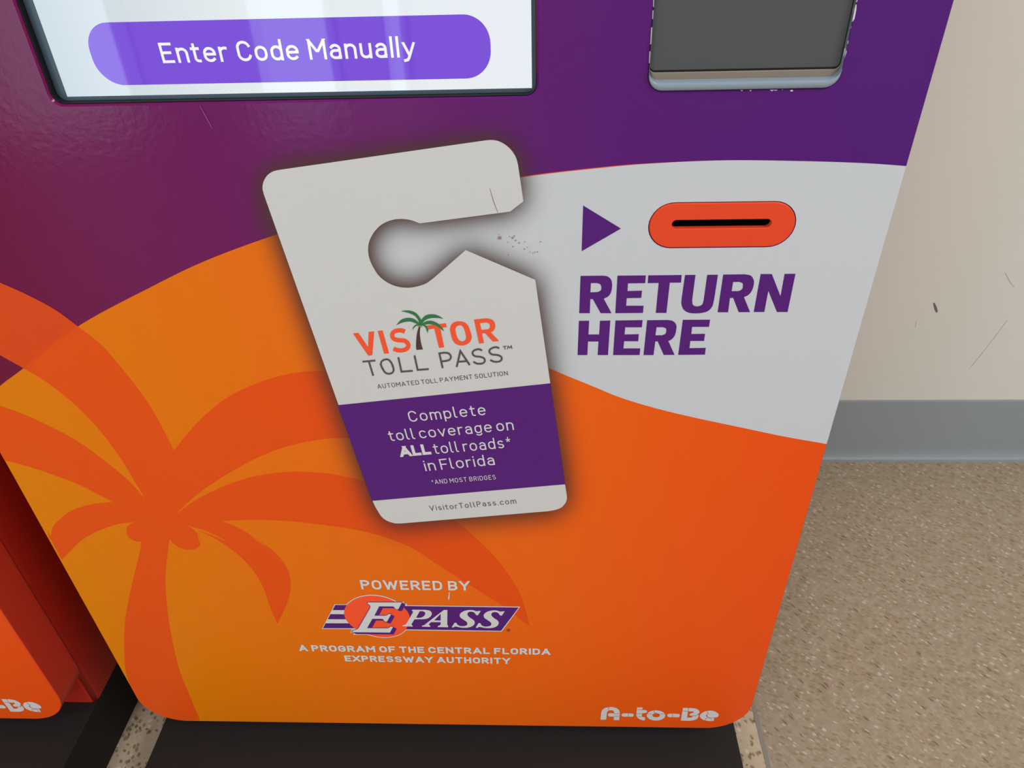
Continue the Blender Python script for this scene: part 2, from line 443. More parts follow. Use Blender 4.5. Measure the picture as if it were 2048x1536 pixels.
def lettering(s, bl, br, tl, w, m, parent, plane=0.0, layer=7, gap=0.20, space=0.30, name='lettering'):
    """one line of writing between two baseline points, cap height from tl, laid flat on the plane"""
    B, Rr, T = (Vector(on_y(p[0], p[1], plane)) for p in (bl, br, tl))
    u = Rr-B; un = u.normalized(); vn = Vector((-un.y, un.x))
    h = abs((T-B).dot(vn))
    strips, tot = text_quads(s, w, gap, space)
    sx = u.length/tot
    bm = bmesh.new(); y0 = plane-layer*LAYER; k = 0
    for quads in strips:
        for q in quads:
            k += 1
            try:
                f = bm.faces.new([bm.verts.new((*(lambda v: (v.x, y0-(k % 97)*0.0000012, v.y))(B+un*(p[0]*sx)+vn*(p[1]*h)),)) for p in q])
                f.normal_update()
                if f.normal.y > 0: f.normal_flip()
            except ValueError: pass
    return link_bm(name, bm, m, parent)

# ------------------------------------------------------------------ the room
FX0, FX1, FY0, WY, CH = -3.2, 3.0, -2.7, 0.662, 2.7
def struct(name, bm, m, at=(0, 0, 0)):
    return tag(link_bm(name, bm, m, None, at), kind='structure')
bm = bmesh.new(); box(bm, FX0-.1, FX1+.1, FY0-.1, WY+.1, -0.08, 0); fl = struct('floor', bm, M['floor'])
bm = bmesh.new(); box(bm, 0.3085, 0.3145, FY0, WY-0.012, 0.0, 0.0006); struct('trim_1', bm, M['joint'])
bm = bmesh.new(); box(bm, FX0-.1, FX1+.1, WY, WY+.1, 0, CH); wb = struct('wall_back', bm, M['wall'])
bm = bmesh.new(); box(bm, FX0-.1, FX0, FY0, WY, 0, CH); struct('wall_left', bm, M['wall'])
bm = bmesh.new(); box(bm, FX1, FX1+.1, FY0, WY, 0, CH); struct('wall_right', bm, M['wall'])
bm = bmesh.new(); box(bm, FX0-.1, FX1+.1, FY0-.1, WY+.1, CH, CH+.1); struct('ceiling', bm, M['ceiling'])
# shop front: wall with three glazed openings down to a low sill, bronze frames round the panes
PANES = [(-2.33, -1.64), (-1.16, -0.80), (-0.63, -0.51)]
bm = bmesh.new()
xs = [FX0]+[v for p in PANES for v in p]+[FX1]
for a, b in zip(xs[0::2], xs[1::2]): box(bm, a, b, FY0-.1, FY0, 0, CH)
for a, b in PANES:
    box(bm, a, b, FY0-.1, FY0, 0, 0.06); box(bm, a, b, FY0-.1, FY0, 2.44, CH)
struct('wall_front', bm, M['wall'])
for i, (a, b) in enumerate(PANES):
    bm = bmesh.new(); t = 0.03
    box(bm, a, a+t, FY0-.06, FY0-.02, .06, 2.44); box(bm, b-t, b, FY0-.06, FY0-.02, .06, 2.44)
    box(bm, a+t, b-t, FY0-.06, FY0-.02, .06, .06+t); box(bm, a+t, b-t, FY0-.06, FY0-.02, 2.44-t, 2.44)
    struct('window_%d' % (i+1), bm, M['alu'])
# vinyl cove base: upright strip that flares into a rounded toe at the floor
def cove(x0, x1):
    prof = [(WY, 0.1490), (WY-0.0025, 0.1485), (WY-0.0032, 0.1460), (WY-0.0034, 0.030)]
    prof += [(WY-0.0034-0.0085*(1-math.cos(math.radians(a))), 0.030-0.025*math.sin(math.radians(a))) for a in (20, 40, 60, 80, 90)]
    prof += [(WY-0.0125, 0.0), (WY, 0.0)]
    b = bmesh.new()
    A = [b.verts.new((x0, p[0], p[1])) for p in prof]; B = [b.verts.new((x1, p[0], p[1])) for p in prof]
    n = len(prof)
    for i in range(n): b.faces.new((A[i], A[(i+1) % n], B[(i+1) % n], B[i]))
    b.faces.new(A); b.faces.new(B)
    bmesh.ops.recalc_face_normals(b, faces=b.faces)
    return b
struct('baseboard_back', cove(FX0, FX1), M['cove'])
# marks on the wall paint
W_ = crop(1640, 300, 0.33859)
def wall_mark(name, loops, m):
    p = Print(WY, 1)
    for l in loops: p.poly([outline(l)])
    return tag(p.link(name, m, wb), kind='structure')
wall_mark('scuff_mark', [W_([[(668, 905), (676, 903), (690, 930), (695, 955), (686, 960), (675, 940), (668, 905)]])], M['scuff'])
wall_mark('scuff_mark', [W_([(567, 1008), (570, 1008), (563, 1050), (560, 1050)]), W_([(1039, 1092), (1042, 1094), (985, 1165), (945, 1220), (942, 1218)]),
                         W_([(1105, 1005), (1107, 1007), (1042, 1092), (1040, 1090)]), W_([(942, 1218), (944, 1220), (885, 1290), (883, 1288)]),
                         W_([(1090, 726), (1093, 724), (1125, 780), (1148, 812), (1145, 813), (1120, 780)])], M['scuff_pale'])

# ------------------------------------------------------------------ kiosk
root = bpy.data.objects.new('kiosk', None); COL.objects.link(root); root.location = KIOSK
tag(root, 'purple and orange self-service kiosk with lit touch screen, filling the middle of the picture', 'kiosk', 'self-service kiosks')
def part(name, bm, m, parent=root, smooth=False): return link_bm(name, bm, m, parent, None, smooth)

bm = bmesh.new(); box(bm, PX0+.0015, PX1-.0035, -0.16, 0.52, 0, 0.097, 0.002, 2); part('base_plinth', bm, M['plinth'])
bm = bmesh.new(); box(bm, PX0+.004, PX1-.0035, BODY_Y, 0.50, 0.097, PZ1-.01, 0.009, 4, edges=lambda e: abs(e.verts[0].co.z-e.verts[1].co.z) > 0.5)
body = part('cabinet_body', bm, M['shell'])
for p in body.data.polygons: p.use_smooth = abs(p.normal.x) < 0.98 and abs(p.normal.y) < 0.98 and abs(p.normal.z) < 0.5

OUT = rrect(PX0, PX1, PZ0, PZ1, PR, 14)
_h = next(i for i, p in enumerate(OUT) if p[1] > 1.0)
OUT[_h:_h] = [(PX1, 0.5985), (PX1, 0.8513)]                     # where the print changes colour on the right edge
OUT.append((PX0, 0.645))
SCR = rrect(-0.3334, -0.0017, 0.9025, 1.1690, 0.0075, 14)
RDR = rrect(0.0713, 0.1955, 0.9044, 1.06, 0.0095, 8)
SLX, SLZ, SLR = (0.0803, 0.1863), 0.8087, 0.0174
def stadium(x0, x1, z, r, n=16):
    return ell(x1-r, z, r, r, -90, 90, n)+ell(x0+r, z, r, r, 90, 270, n)
SLOT = stadium(SLX[0]-.0004, SLX[1]+.0004, SLZ, SLR+.0004)
bm = bmesh.new()
HOLES = (SCR, RDR, SLOT); CH_IN = (0.0013, 0.0006, 0.0003)
face_out = grow(OUT, -0.0005)
fill(bm, [face_out]+[list(reversed(grow(h, c))) for h, c in zip(HOLES, CH_IN)], 0.0)
nf = len(bm.faces)
wall_strip(bm, face_out, 0.0, OUT, 0.0007); nc = len(bm.faces)
wall_strip(bm, OUT, 0.0007, OUT, BODY_Y); n_out = len(bm.faces)
for h, c in zip(HOLES, CH_IN):
    wall_strip(bm, grow(h, c), 0.0, h, c); wall_strip(bm, h, c, h, BODY_Y-.001)
n_hole = len(bm.faces)
fill(bm, [OUT]+[list(reversed(h)) for h in HOLES], BODY_Y)
bm.faces.ensure_lookup_table()
ARCZ = 0.80
for i, f in enumerate(bm.faces):
    c = f.calc_center_median()
    if nc <= i < n_out: f.material_index = 1
    elif nf <= i < nc and c.z < (0.852 if c.x > 0 else 0.645): f.material_index = 2 if c.x > 0 and c.z > 0.5985 else 1
bmesh.ops.remove_doubles(bm, verts=bm.verts, dist=1e-6)
bmesh.ops.recalc_face_normals(bm, faces=bm.faces)
panel = part('front_panel', bm, [M['purple'], M['rim'], M['white']])

# --- printed wrap on the panel
S5 = crop(0, 540, 0.36463); S8 = crop(0, 1060, 0.3125)
inner = grow(OUT, -0.0006)
arc_px = spline([(-48, 815), (0, 772), (45, 738), (157, 652), (300, 575), (410, 522), (547, 471), (700, 424), (860, 385), (1040, 353.5), (1200, 334.5), (1300, 326.5), (1450, 320.5), (1600, 322), (1725, 326), (1814, 332)], 6)
arc_m = [on_y(*p) for p in arc_px]
arc_m[0] = (inner[0][0], arc_m[0][1]); arc_m[-1] = (PX1-.0006, arc_m[-1][1])
low = [p for p in inner if p[1] < 0.4]                     # left side down, round the bottom, right side up
slot_cut = list(reversed(stadium(SLX[0]-.0007, SLX[1]+.0007, SLZ, SLR+.0007)))
pr_ = Print(0, 1); pr_.poly([low+list(reversed(arc_m)), slot_cut], px=False); pr_.link('sun_print', M['sun'], panel)
# white swoosh
top = [on_y(*p) for p in spline([(720, 419), (860, 386.5), (1040, 355), (1200, 336), (1310, 326.5), (1450, 320.5), (1600, 322), (1725, 326), (1814, 332)], 6)]
bot = [on_y(*p) for p in spline([(1656, 888), (1575, 874), (1500, 858.5), (1350, 826), (1250, 798), (1180, 770), (1098, 736), (1000, 690), (860, 620), (720, 540)], 6)]
top[-1] = (PX1-.0006, top[-1][1]); bot[0] = (PX1-.0006, bot[0][1])
pr_ = Print(0, 2); pr_.poly([top+bot, slot_cut], px=False); pr_.link('white_swoosh_print', M['white'], panel)
# big palm in translucent ink
corner = [on_y(*p) for p in [(251, 1353)]]
palm = []
palm += [[(-231, 478), (-100, 521)] + S5([[(0, 68), (150, 135), (300, 215), (430, 310), (560, 415), (660, 530), (760, 655), (850, 790), (955, 990)]])[0]]
palm += [S5([[(955, 990), (1030, 895), (1120, 800), (1230, 710), (1350, 645), (1500, 590), (1640, 560), (1780, 553), (1950, 565)]])[0]]
palm += [S5([[(1980, 925), (1865, 920), (1750, 930), (1580, 965), (1420, 1025), (1270, 1105), (1130, 1195), (1030, 1275), (960, 1345)]])[0]]
palm += [S5([[(960, 1345), (1050, 1275), (1150, 1220), (1280, 1165), (1400, 1130), (1550, 1108), (1700, 1107), (1865, 1127)]])[0] + [(800, 980), (875, 1018), (928, 1055), (983, 1106), (1017, 1149), (1038, 1183), (1049, 1212), (1059, 1252)]]
palm += [[(1059, 1252), (1009, 1214), (962, 1184), (919, 1157), (868, 1124), (817, 1092), (750, 1068), (680, 1054)] + S5([[(1600, 1378), (1400, 1370), (1215, 1375)]])[0]]
palm += [S5([[(1215, 1375), (1300, 1410), (1400, 1470), (1475, 1530)]])[0] + S8([[(1600, 35), (1700, 95), (1780, 165), (1840, 250), (1860, 340), (1850, 430), (1815, 520), (1775, 600)]])[0]]
palm += [S8([[(1775, 600), (1725, 480), (1690, 380), (1640, 285), (1560, 190), (1470, 115), (1370, 50), (1270, 0)]])[0] + S5([[(1250, 1490), (1130, 1430), (1030, 1402)]])[0]]
palm += [S5([[(1030, 1402), (1070, 1430), (1095, 1465), (1098, 1500)]])[0] + S8([[(1262, 25), (1282, 60), (1280, 95), (1250, 120), (1200, 125), (1150, 112), (1110, 85), (1085, 55)]])[0]]
palm += [S8([[(1085, 55), (1065, 220), (1060, 350), (1075, 540), (1110, 740), (1150, 900), (1210, 1050), (1280, 1216)]])[0]]
trunk_in = [p for p in inner if p[0] < -0.40 and p[1] < 0.20]          # panel edge under the trunk, left corner
palm_a = outline(palm)
palm_b = outline([S8([[(830, 985), (805, 900), (795, 750), (800, 590), (825, 440), (860, 280), (895, 140), (905, 75)]])[0],
                  S5([[(778, 1490), (740, 1485), (705, 1465), (693, 1430), (705, 1400), (735, 1380)]])[0],
                  S5([[(735, 1380), (640, 1395), (540, 1430), (450, 1480), (390, 1536)]])[0] + S8([[(395, 190)]])[0],
                  S8([(300, -10)])[0],
                  S5([[(275, 1480), (290, 1410), (330, 1365), (400, 1315), (500, 1285), (620, 1270)]])[0],
                  S5([[(620, 1270), (540, 1230), (430, 1175), (300, 1125), (150, 1075), (25, 1042)]])[0],
                  S5([(-30, 985)])[0], S5([(-150, 720)])[0],
                  S5([[(0, 742), (140, 795), (280, 860), (420, 935), (560, 1035), (700, 1150), (797, 1255)]])[0],
                  S5([[(797, 1255), (740, 1160), (680, 1060), (600, 945), (500, 825), (380, 710), (250, 610), (125, 535), (0, 465)]])[0] + [(-60, 675), (-135, 640)]])
def edge_in(p):
    """keep printed points inside the panel outline (straight left edge and the round corner)"""
    x, z = max(p[0], PX0+.0006), max(p[1], PZ0+.0006)
    cx_, cz_, r = PX0+PR, PZ0+PR, PR-.0006
    if x < cx_ and z < cz_:
        d = math.hypot(x-cx_, z-cz_)
        if d > r: x, z = cx_+(x-cx_)*r/d, cz_+(z-cz_)*r/d
    return (x, z)
pm = [on_y(*p) for p in palm_a]
a_ = list(reversed([p for p in trunk_in if p[1] < 0.1985 and p[0] < pm[-1][0]]))
pm += a_ + [on_y(*p) for p in palm_b]
pm = [edge_in(p) for p in pm]
pr_ = Print(0, 3); pr_.poly([pm], px=False); pr_.link('palm_print', M['frond'], panel)

# --- printed hang tag with its soft halo (all ink on the wrap)
C3 = crop(500, 250, 0.35813); C4 = crop(640, 580, 0.3255)
TAG = outline(C3([[(78, 385), (71, 350), (78, 312), (100, 278), (135, 256), (180, 247)], (1320, 84), [(1350, 82), (1385, 88), (1425, 108), (1460, 140), (1485, 180), (1497, 222)],
                  (1527, 425), (1453, 482), [(948, 548), (900, 530), (845, 523), (790, 530), (735, 555), (695, 595), (668, 645), (660, 695), (668, 745), (690, 795), (725, 845), (775, 882), (830, 902), (890, 907), (945, 897), (985, 882), (1020, 858)],
                  (1205, 697), (1593, 863)]) + C4([(1505, 1190), [(1515, 1250), (1517, 1280), (1507, 1308), (1480, 1336), (1440, 1350), (1400, 1357)], [(500, 1432), (460, 1431), (415, 1417), (380, 1392), (355, 1355), (338, 1325)], (324, 1295)]))
hang = None
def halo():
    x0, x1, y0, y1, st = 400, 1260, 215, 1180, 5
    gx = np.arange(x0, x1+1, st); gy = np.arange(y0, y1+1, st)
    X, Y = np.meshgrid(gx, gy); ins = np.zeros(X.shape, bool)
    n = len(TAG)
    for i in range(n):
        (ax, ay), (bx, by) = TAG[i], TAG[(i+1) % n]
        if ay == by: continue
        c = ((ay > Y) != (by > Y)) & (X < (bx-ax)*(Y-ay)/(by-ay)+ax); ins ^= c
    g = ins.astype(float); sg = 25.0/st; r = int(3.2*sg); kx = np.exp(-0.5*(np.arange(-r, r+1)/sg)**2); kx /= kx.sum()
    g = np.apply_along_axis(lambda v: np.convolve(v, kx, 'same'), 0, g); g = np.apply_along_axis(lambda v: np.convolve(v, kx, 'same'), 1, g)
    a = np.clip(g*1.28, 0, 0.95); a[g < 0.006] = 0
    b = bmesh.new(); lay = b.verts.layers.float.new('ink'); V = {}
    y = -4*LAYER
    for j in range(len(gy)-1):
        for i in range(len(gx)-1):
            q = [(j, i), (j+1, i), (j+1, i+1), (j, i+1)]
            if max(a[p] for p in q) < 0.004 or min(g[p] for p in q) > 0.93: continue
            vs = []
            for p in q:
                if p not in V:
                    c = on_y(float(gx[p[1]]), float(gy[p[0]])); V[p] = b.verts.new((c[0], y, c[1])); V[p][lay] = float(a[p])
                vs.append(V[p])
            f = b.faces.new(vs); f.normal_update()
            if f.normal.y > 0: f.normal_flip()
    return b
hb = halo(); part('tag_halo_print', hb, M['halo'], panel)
pr_ = Print(0, 5); pr_.poly([TAG]); hang = pr_.link('hang_tag_print', M['card'], root)
tag(hang, 'white and purple hang tag printed slanted across the wrap')
pr_ = Print(0, 6); pr_.poly([[(675.6, 809.5), (744.2, 1001), (1130.2, 967.8), (1100.8, 765.8)]]); pr_.link('purple_band', M['ink_purple'], hang)
V6 = crop(680, 600, 0.18555); P6 = crop(780, 610, 0.0651)
pr_ = Print(0, 7)
pr_.poly([V6([(140, 355), (200, 350), (305, 503), (310, 340), (370, 333), (350, 590), (307, 595)])])
pr_.poly([V6([(407, 329), (460, 323), (530, 570), (478, 575)])])
pr_.strokes([spline(P6([[(460, 805), (370, 770), (270, 765), (170, 785), (95, 840), (70, 920), (100, 1000), (180, 1050), (300, 1068), (420, 1077), (500, 1112), (553, 1170), (568, 1232), (545, 1300), (480, 1350), (370, 1378), (270, 1377), (190, 1358), (112, 1322)]])[0], 4)], 8.5)
pr_.poly([P6([(1110, 620), (1720, 545), (1745, 665), (1545, 690), (1665, 1285), (1510, 1300), (1365, 710), (1190, 732), (1170, 690)])])
pr_.poly([outline(V6([[(1186, 310), (1200, 260), (1240, 231), (1290, 224), (1350, 240), (1385, 280), (1407, 340), (1420, 395), (1402, 445), (1355, 478), (1300, 484), (1250, 467), (1215, 425), (1196, 360), (1186, 310)]])),
          list(reversed(outline(V6([[(1243, 305), (1265, 275), (1300, 267), (1327, 285), (1346, 330), (1360, 390), (1350, 425), (1320, 441), (1290, 432), (1265, 400), (1250, 350), (1243, 305)]]))))])
pr_.poly([outline(V6([(1445, 205), [(1580, 192), (1640, 207), (1670, 248), (1670, 300), (1650, 330), (1625, 342)], (1715, 437), (1648, 443), (1565, 352), (1530, 355), (1552, 458), (1500, 463)])),
          list(reversed(outline(V6([(1508, 245), [(1575, 236), (1608, 250), (1617, 280), (1603, 306), (1570, 313)], (1525, 317)]))))])
pr_.link('lettering', M['ink_red'], hang)
pr_ = Print(0, 8)
pr_.poly([outline(P6([[(345, 175), (450, 155), (560, 150), (680, 172), (790, 225), (870, 300), (930, 385), (970, 440)], [(970, 440), (1010, 380), (1090, 310), (1190, 275), (1300, 268), (1430, 290), (1550, 345), (1645, 408)],
   [(1645, 408), (1520, 388), (1380, 380), (1250, 390), (1140, 425), (1060, 475), (990, 560)], [(990, 560), (1070, 505), (1180, 470), (1300, 475), (1420, 520), (1530, 590), (1620, 700), (1667, 795)],
   [(1667, 795), (1580, 730), (1480, 665), (1370, 605), (1240, 575), (1060, 582)], [(1060, 582), (1120, 620), (1165, 690), (1180, 750), (1150, 850)], [(1150, 850), (1130, 770), (1105, 700), (1060, 645), (1000, 610)],
   (930, 632), [(870, 610), (800, 640), (740, 690), (698, 755)], [(698, 755), (704, 690), (740, 630), (790, 590), (845, 572)], [(845, 572), (760, 535), (660, 500), (570, 494), (450, 510), (330, 545), (192, 607)],
   [(192, 607), (270, 510), (360, 430), (470, 390), (580, 380), (700, 395), (800, 450), (905, 540)], [(905, 540), (870, 450), (800, 350), (710, 285), (600, 240), (480, 205), (345, 175)]]), 4)])
pr_.link('palm_fronds_logo', M['ink_green'], hang)
pr_ = Print(0, 8); pr_.poly([outline(P6([[(893, 645), (940, 648)], [(940, 648), (925, 750), (920, 850), (930, 980), (950, 1120), (985, 1260), (1015, 1348)], [(820, 1366), (805, 1260), (808, 1120), (820, 950), (845, 800), (870, 715), (893, 645)]]))])
pr_.link('palm_trunk_logo', M['ink_brown'], hang)
pr_ = Print(0, 8)
for cx_, cy_ in ((880, 640), (975, 645)): pr_.poly([P6(ell(cx_, cy_, 26, 24, 0, 360, 10))])
pr_.link('coconut_logo', M['ink_tan'], hang)
pr_ = Print(0, 7)
pr_.strokes([V6(l) if not isinstance(l[0], list) else spline(V6(l)[0], 4) for l in [
   [(243, 660), (383, 648)], [(312, 655), (360, 812)],
   [[(440, 690), (452, 655), (485, 637), (520, 637), (550, 665), (571, 710), (579, 752), (562, 780), (527, 790), (490, 777), (462, 738), (440, 690)]],
   [(630, 612), (664, 767), (785, 758)], [(804, 592), (838, 748), (958, 739)]]], 3.8)
pr_.strokes([V6([(1108, 730), (1072, 570)])+spline(V6([[(1072, 570), (1130, 563), (1175, 572), (1196, 605), (1185, 635), (1150, 650), (1090, 656)]])[0], 4)[1:], V6([(1258, 717), (1298, 545), (1400, 697)]), V6([(1283, 660), (1370, 653)]),
   spline(V6([[(1533, 538), (1500, 525), (1465, 530), (1434, 550), (1432, 580), (1460, 602), (1510, 607), (1550, 622), (1562, 652), (1540, 677), (1500, 682), (1470, 677), (1438, 660)]])[0], 4),
   spline(V6([[(1717, 515), (1684, 503), (1648, 510), (1616, 530), (1613, 560), (1642, 582), (1692, 587), (1732, 602), (1744, 630), (1722, 655), (1682, 661), (1652, 656), (1620, 641)]])[0], 4)], 3.8)
pr_.strokes([V6([(1755, 497), (1795, 492)]), V6([(1776, 495), (1780, 529)]), V6([(1805, 525), (1812, 491), (1830, 512), (1846, 487), (1854, 521)])], 1.6)
pr_.link('lettering', M['ink_grey'], hang)
def c4(x, y): return (640+x*.3255, 580+y*.3255)
lettering('AUTOMATED TOLL PAYMENT SOLUTION', c4(357, 604), c4(1156, 521), c4(352, 577), .12, M['ink_grey'], hang, gap=.23, space=.24)
lettering('Complete', c4(553, 808), c4(1022, 764), c4(543, 742), .108, M['ink_white'], hang, gap=.22)
lettering('toll coverage on', c4(432, 926), c4(1193, 856), c4(422, 861), .108, M['ink_white'], hang, gap=.20, space=.18)
lettering('ALL', c4(498, 1023), c4(687, 1006), c4(489, 958), .25, M['ink_white'], hang, gap=.08)
lettering('toll roads*', c4(706, 1005), c4(1178, 964), c4(697, 940), .108, M['ink_white'], hang, gap=.20, space=.18)
lettering('in Florida', c4(650, 1110), c4(1077, 1071), c4(641, 1045), .108, M['ink_white'], hang, gap=.20, space=.2)
lettering('*AND MOST BRIDGES', c4(690, 1191), c4(1082, 1159), c4(686, 1164), .11, M['ink_white'], hang, gap=.26, space=.30)
lettering('VisitorTollPass.com', c4(678, 1354), c4(1208, 1309), c4(674, 1322), .115, M['ink_grey'], hang, gap=.27)

# --- RETURN HERE and its arrow
R5 = crop(1120, 380, 0.27344)
pr_ = Print(0, 3); pr_.poly([R5([(169, 112), (446, 281), (158, 447)])]); pr_.link('arrow_print', M['ink_purple'], panel)
def letters(items, name, m, parent, tr, layer):
    p = Print(0, layer)
    for it in items: p.poly([outline(tr(it[0]))]+[list(reversed(outline(tr(h)))) for h in it[1:]])
    return p.link(name, m, parent)
letters([
 ([(150, 627), [(310, 625), (345, 630), (372, 652), (381, 690), (375, 740), (355, 775), (320, 794)], (377, 900), (297, 900), (240, 797), (222, 797), (218, 900), (140, 900)], [(226, 680), [(272, 680), (295, 690), (302, 712), (297, 733), (275, 745)], (222, 747)]),
 ([(420, 625), (628, 623), (623, 680), (497, 682), (494, 737), (600, 735), (594, 788), (488, 790), (484, 845), (611, 845), (607, 898), (404, 900)],),
 ([(645, 623), (890, 620), (885, 676), (803, 677), (778, 898), (700, 898), (721, 679), (641, 680)],),
 ([(914, 620), (991, 619), [(967, 800), (970, 835), (990, 848), (1015, 848), (1040, 835), (1050, 805)], (1076, 619), (1155, 618), [(1127, 800), (1113, 850), (1080, 885), (1020, 900), (950, 898), (905, 875), (888, 835), (888, 800)]],),
 ([(1193, 617), [(1350, 615), (1395, 625), (1417, 660), (1415, 700), (1400, 740), (1375, 768), (1345, 782)], (1390, 892), (1306, 892), (1266, 788), (1243, 788), (1229, 893), (1152, 893)], [(1266, 672), [(1308, 671), (1333, 680), (1337, 700), (1330, 725), (1305, 738)], (1255, 738)]),
 ([(1467, 613), (1549, 613), (1612, 775), (1642, 612), (1722, 611), (1664, 891), (1586, 891), (1523, 737), (1494, 891), (1416, 891)],)], 'lettering', M['ink_purple'], panel, R5, 3)
letters([
 ([(138, 955), (213, 955), (208, 1055), (286, 1055), (292, 955), (368, 953), (351, 1206), (275, 1206), (281, 1107), (205, 1107), (200, 1206), (128, 1206)],),
 ([(405, 953), (604, 950), (599, 1003), (477, 1003), (472, 1055), (576, 1053), (572, 1105), (469, 1105), (464, 1157), (587, 1157), (582, 1206), (388, 1206)],),
 ([(637, 951), [(785, 949), (825, 957), (850, 985), (849, 1025), (838, 1065), (815, 1092), (792, 1103)], (838, 1205), (758, 1205), (714, 1106), (697, 1106), (684, 1206), (610, 1206)], [(706, 1003), [(750, 1002), (772, 1010), (777, 1027), (770, 1050), (745, 1061)], (698, 1061)]),
 ([(898, 948), (1098, 947), (1089, 1000), (966, 1000), (960, 1052), (1061, 1050), (1053, 1103), (953, 1103), (947, 1155), (1066, 1153), (1060, 1203), (864, 1205)],)], 'lettering', M['ink_purple'], panel, R5, 3)

# --- powered-by block and the road logo
def c7(x, y): return (560+x*.2832, 1120+y*.2832)
lettering('POWERED BY', c7(576, 204), c7(1341, 213), c7(568, 138), .19, M['ink_white'], panel, layer=5, gap=.17, space=.30)
lettering('A PROGRAM OF THE CENTRAL FLORIDA', c7(140, 640), c7(1909, 667), c7(143, 597), .23, M['ink_white'], panel, layer=5, gap=.16, space=.28)
lettering('EXPRESSWAY AUTHORITY', c7(462, 713), c7(1626, 731), c7(460, 671), .23, M['ink_white'], panel, layer=5, gap=.16, space=.30)
LE = crop(640, 1180, 0.09766); LP = crop(800, 1200, 0.12207)
disc = spline([(550, 300), (620, 235), (720, 175), (850, 130), (1000, 107), (1120, 107), (1260, 125), (1400, 165), (1540, 228), (1660, 300), (1745, 375), (1810, 460), (1835, 535), (1822, 650), (1770, 780), (1690, 862), (1590, 915), (1440, 950), (1290, 955), (1140, 937), (1000, 900), (850, 845), (710, 770), (605, 680), (530, 590), (497, 480), (507, 380), (550, 300)], 4)[:-1]
cx_, cy_ = 1165, 531
disc_out = [(x+(x-cx_)/math.hypot(x-cx_, y-cy_)*17, y+(y-cy_)/math.hypot(x-cx_, y-cy_)*17) for x, y in disc]
E_ = [[(972, 262), (980, 248), (1000, 240)], (1680, 240), (1605, 380), (1550, 378), [(1530, 345), (1512, 328), (1485, 322)], (1215, 320), (1115, 512), (1340, 515), [(1385, 500), (1400, 482), (1418, 478)], (1460, 482), (1375, 632), (1325, 630), [(1310, 602), (1290, 582), (1260, 576)], (1075, 575), (965, 768), (1385, 770), [(1420, 758), (1440, 742), (1455, 737)], (1500, 738), (1435, 858), (655, 850), [(690, 810), (740, 800), (775, 785), (800, 755)], [(1035, 345), (1032, 315), (1010, 287), (972, 262)]]
lg = Print(0, 5)
lg.poly([LE([(303, 283), (1250, 290), (1250, 800), (42, 788)])]); lg.poly([LP([(-150, 76), (1970, 103), (1667, 511), (-150, 486)])]); lg.poly([LE(disc_out)])
lg.poly([LE([(950, 226), (1727, 228), (1708, 268), (1790, 271), (1500, 908), (683, 907), (703, 868), (617, 866), (660, 785)])])
logo = lg.link('road_logo_print', M['ink_white'], root); tag(logo, 'striped oval road toll logo below the hang tag print')
lg = Print(0, 6)
lg.poly([LE([(315, 297), (700, 299), (700, 405), (260, 403)])]); lg.poly([LE([(215, 485), (700, 490), (700, 590), (162, 590)])]); lg.poly([LE([(116, 672), (700, 674), (750, 775), (65, 774)])])
lg.poly([LP([(-60, 90), (1945, 116), (1656, 498), (-60, 471)])]); lg.link('purple_stripes', M['ink_purple'], logo)
lg = Print(0, 7); lg.poly([LE(disc)]); lg.link('orange_disc', M['ink_disc'], logo)
lg = Print(0, 8); eo = outline(E_, 3)
for dx, dy in ((-14, -4), (12, -12), (-10, 8), (15, 8), (30, 16), (45, 24), (60, 32), (75, 40)): lg.poly([LE([(x+dx, y+dy) for x, y in eo])])
lg.link('letter_edge', M['ink_purple'], logo)
lg = Print(0, 9); lg.poly([LE(eo)])
S1 = [(1325, 168), (1275, 240), (1248, 235), [(1228, 205), (1200, 186), (1160, 180), (1125, 188), (1105, 212), (1112, 242), (1150, 280), (1200, 312), (1225, 350), (1213, 392), (1170, 425), (1090, 443), (1000, 440), (935, 428), (900, 424), (880, 440)], (848, 435), (895, 362), (925, 362), [(940, 392), (985, 415), (1050, 416), (1093, 402), (1105, 377), (1090, 345), (1040, 310), (992, 275), (979, 240), (995, 205), (1050, 170), (1130, 153), (1200, 156), (1250, 172), (1290, 168)]]
PASS_ = [([(215, 147), [(420, 150), (490, 165), (522, 205), (505, 255), (455, 290), (390, 303)], (240, 305), [(190, 385), (194, 400), (210, 408)], (208, 425), (40, 418), (45, 405), [(85, 395), (100, 385), (112, 368)], [(215, 190), (212, 175), (195, 165)], (200, 150)], [(325, 172), [(375, 172), (408, 188), (415, 215), (400, 245), (365, 270), (325, 281)], (265, 280)]),
   ([(720, 152), (778, 152), [(775, 385), (778, 400), (790, 410)], (788, 435), (620, 432), (622, 415), [(650, 405), (663, 395), (668, 385)], (667, 352), (512, 350), [(475, 385), (480, 400), (498, 410)], (495, 430), (360, 425), (362, 412), [(390, 402), (405, 395), (420, 382)]], [(668, 215), (668, 325), (560, 322)]),
   (S1,), ([([(x+392, y+6) for x, y in e] if isinstance(e, list) else (e[0]+392, e[1]+6)) for e in S1],)]
for it in PASS_: lg.poly([outline(LP(it[0]))]+[list(reversed(outline(LP(h)))) for h in it[1:]])
lg.link('lettering', M['ink_white'], logo)
lg = Print(0, 6); lg.strokes([LP(ell(1778, 490, 27, 18, 0, 360, 16)+[(1805, 490)])], 1.1); lg.strokes([LP([(1768, 500), (1768, 481), (1786, 484), (1770, 491), (1788, 500)])], 0.8); lg.link('registered_mark', M['ink_mark'], logo)

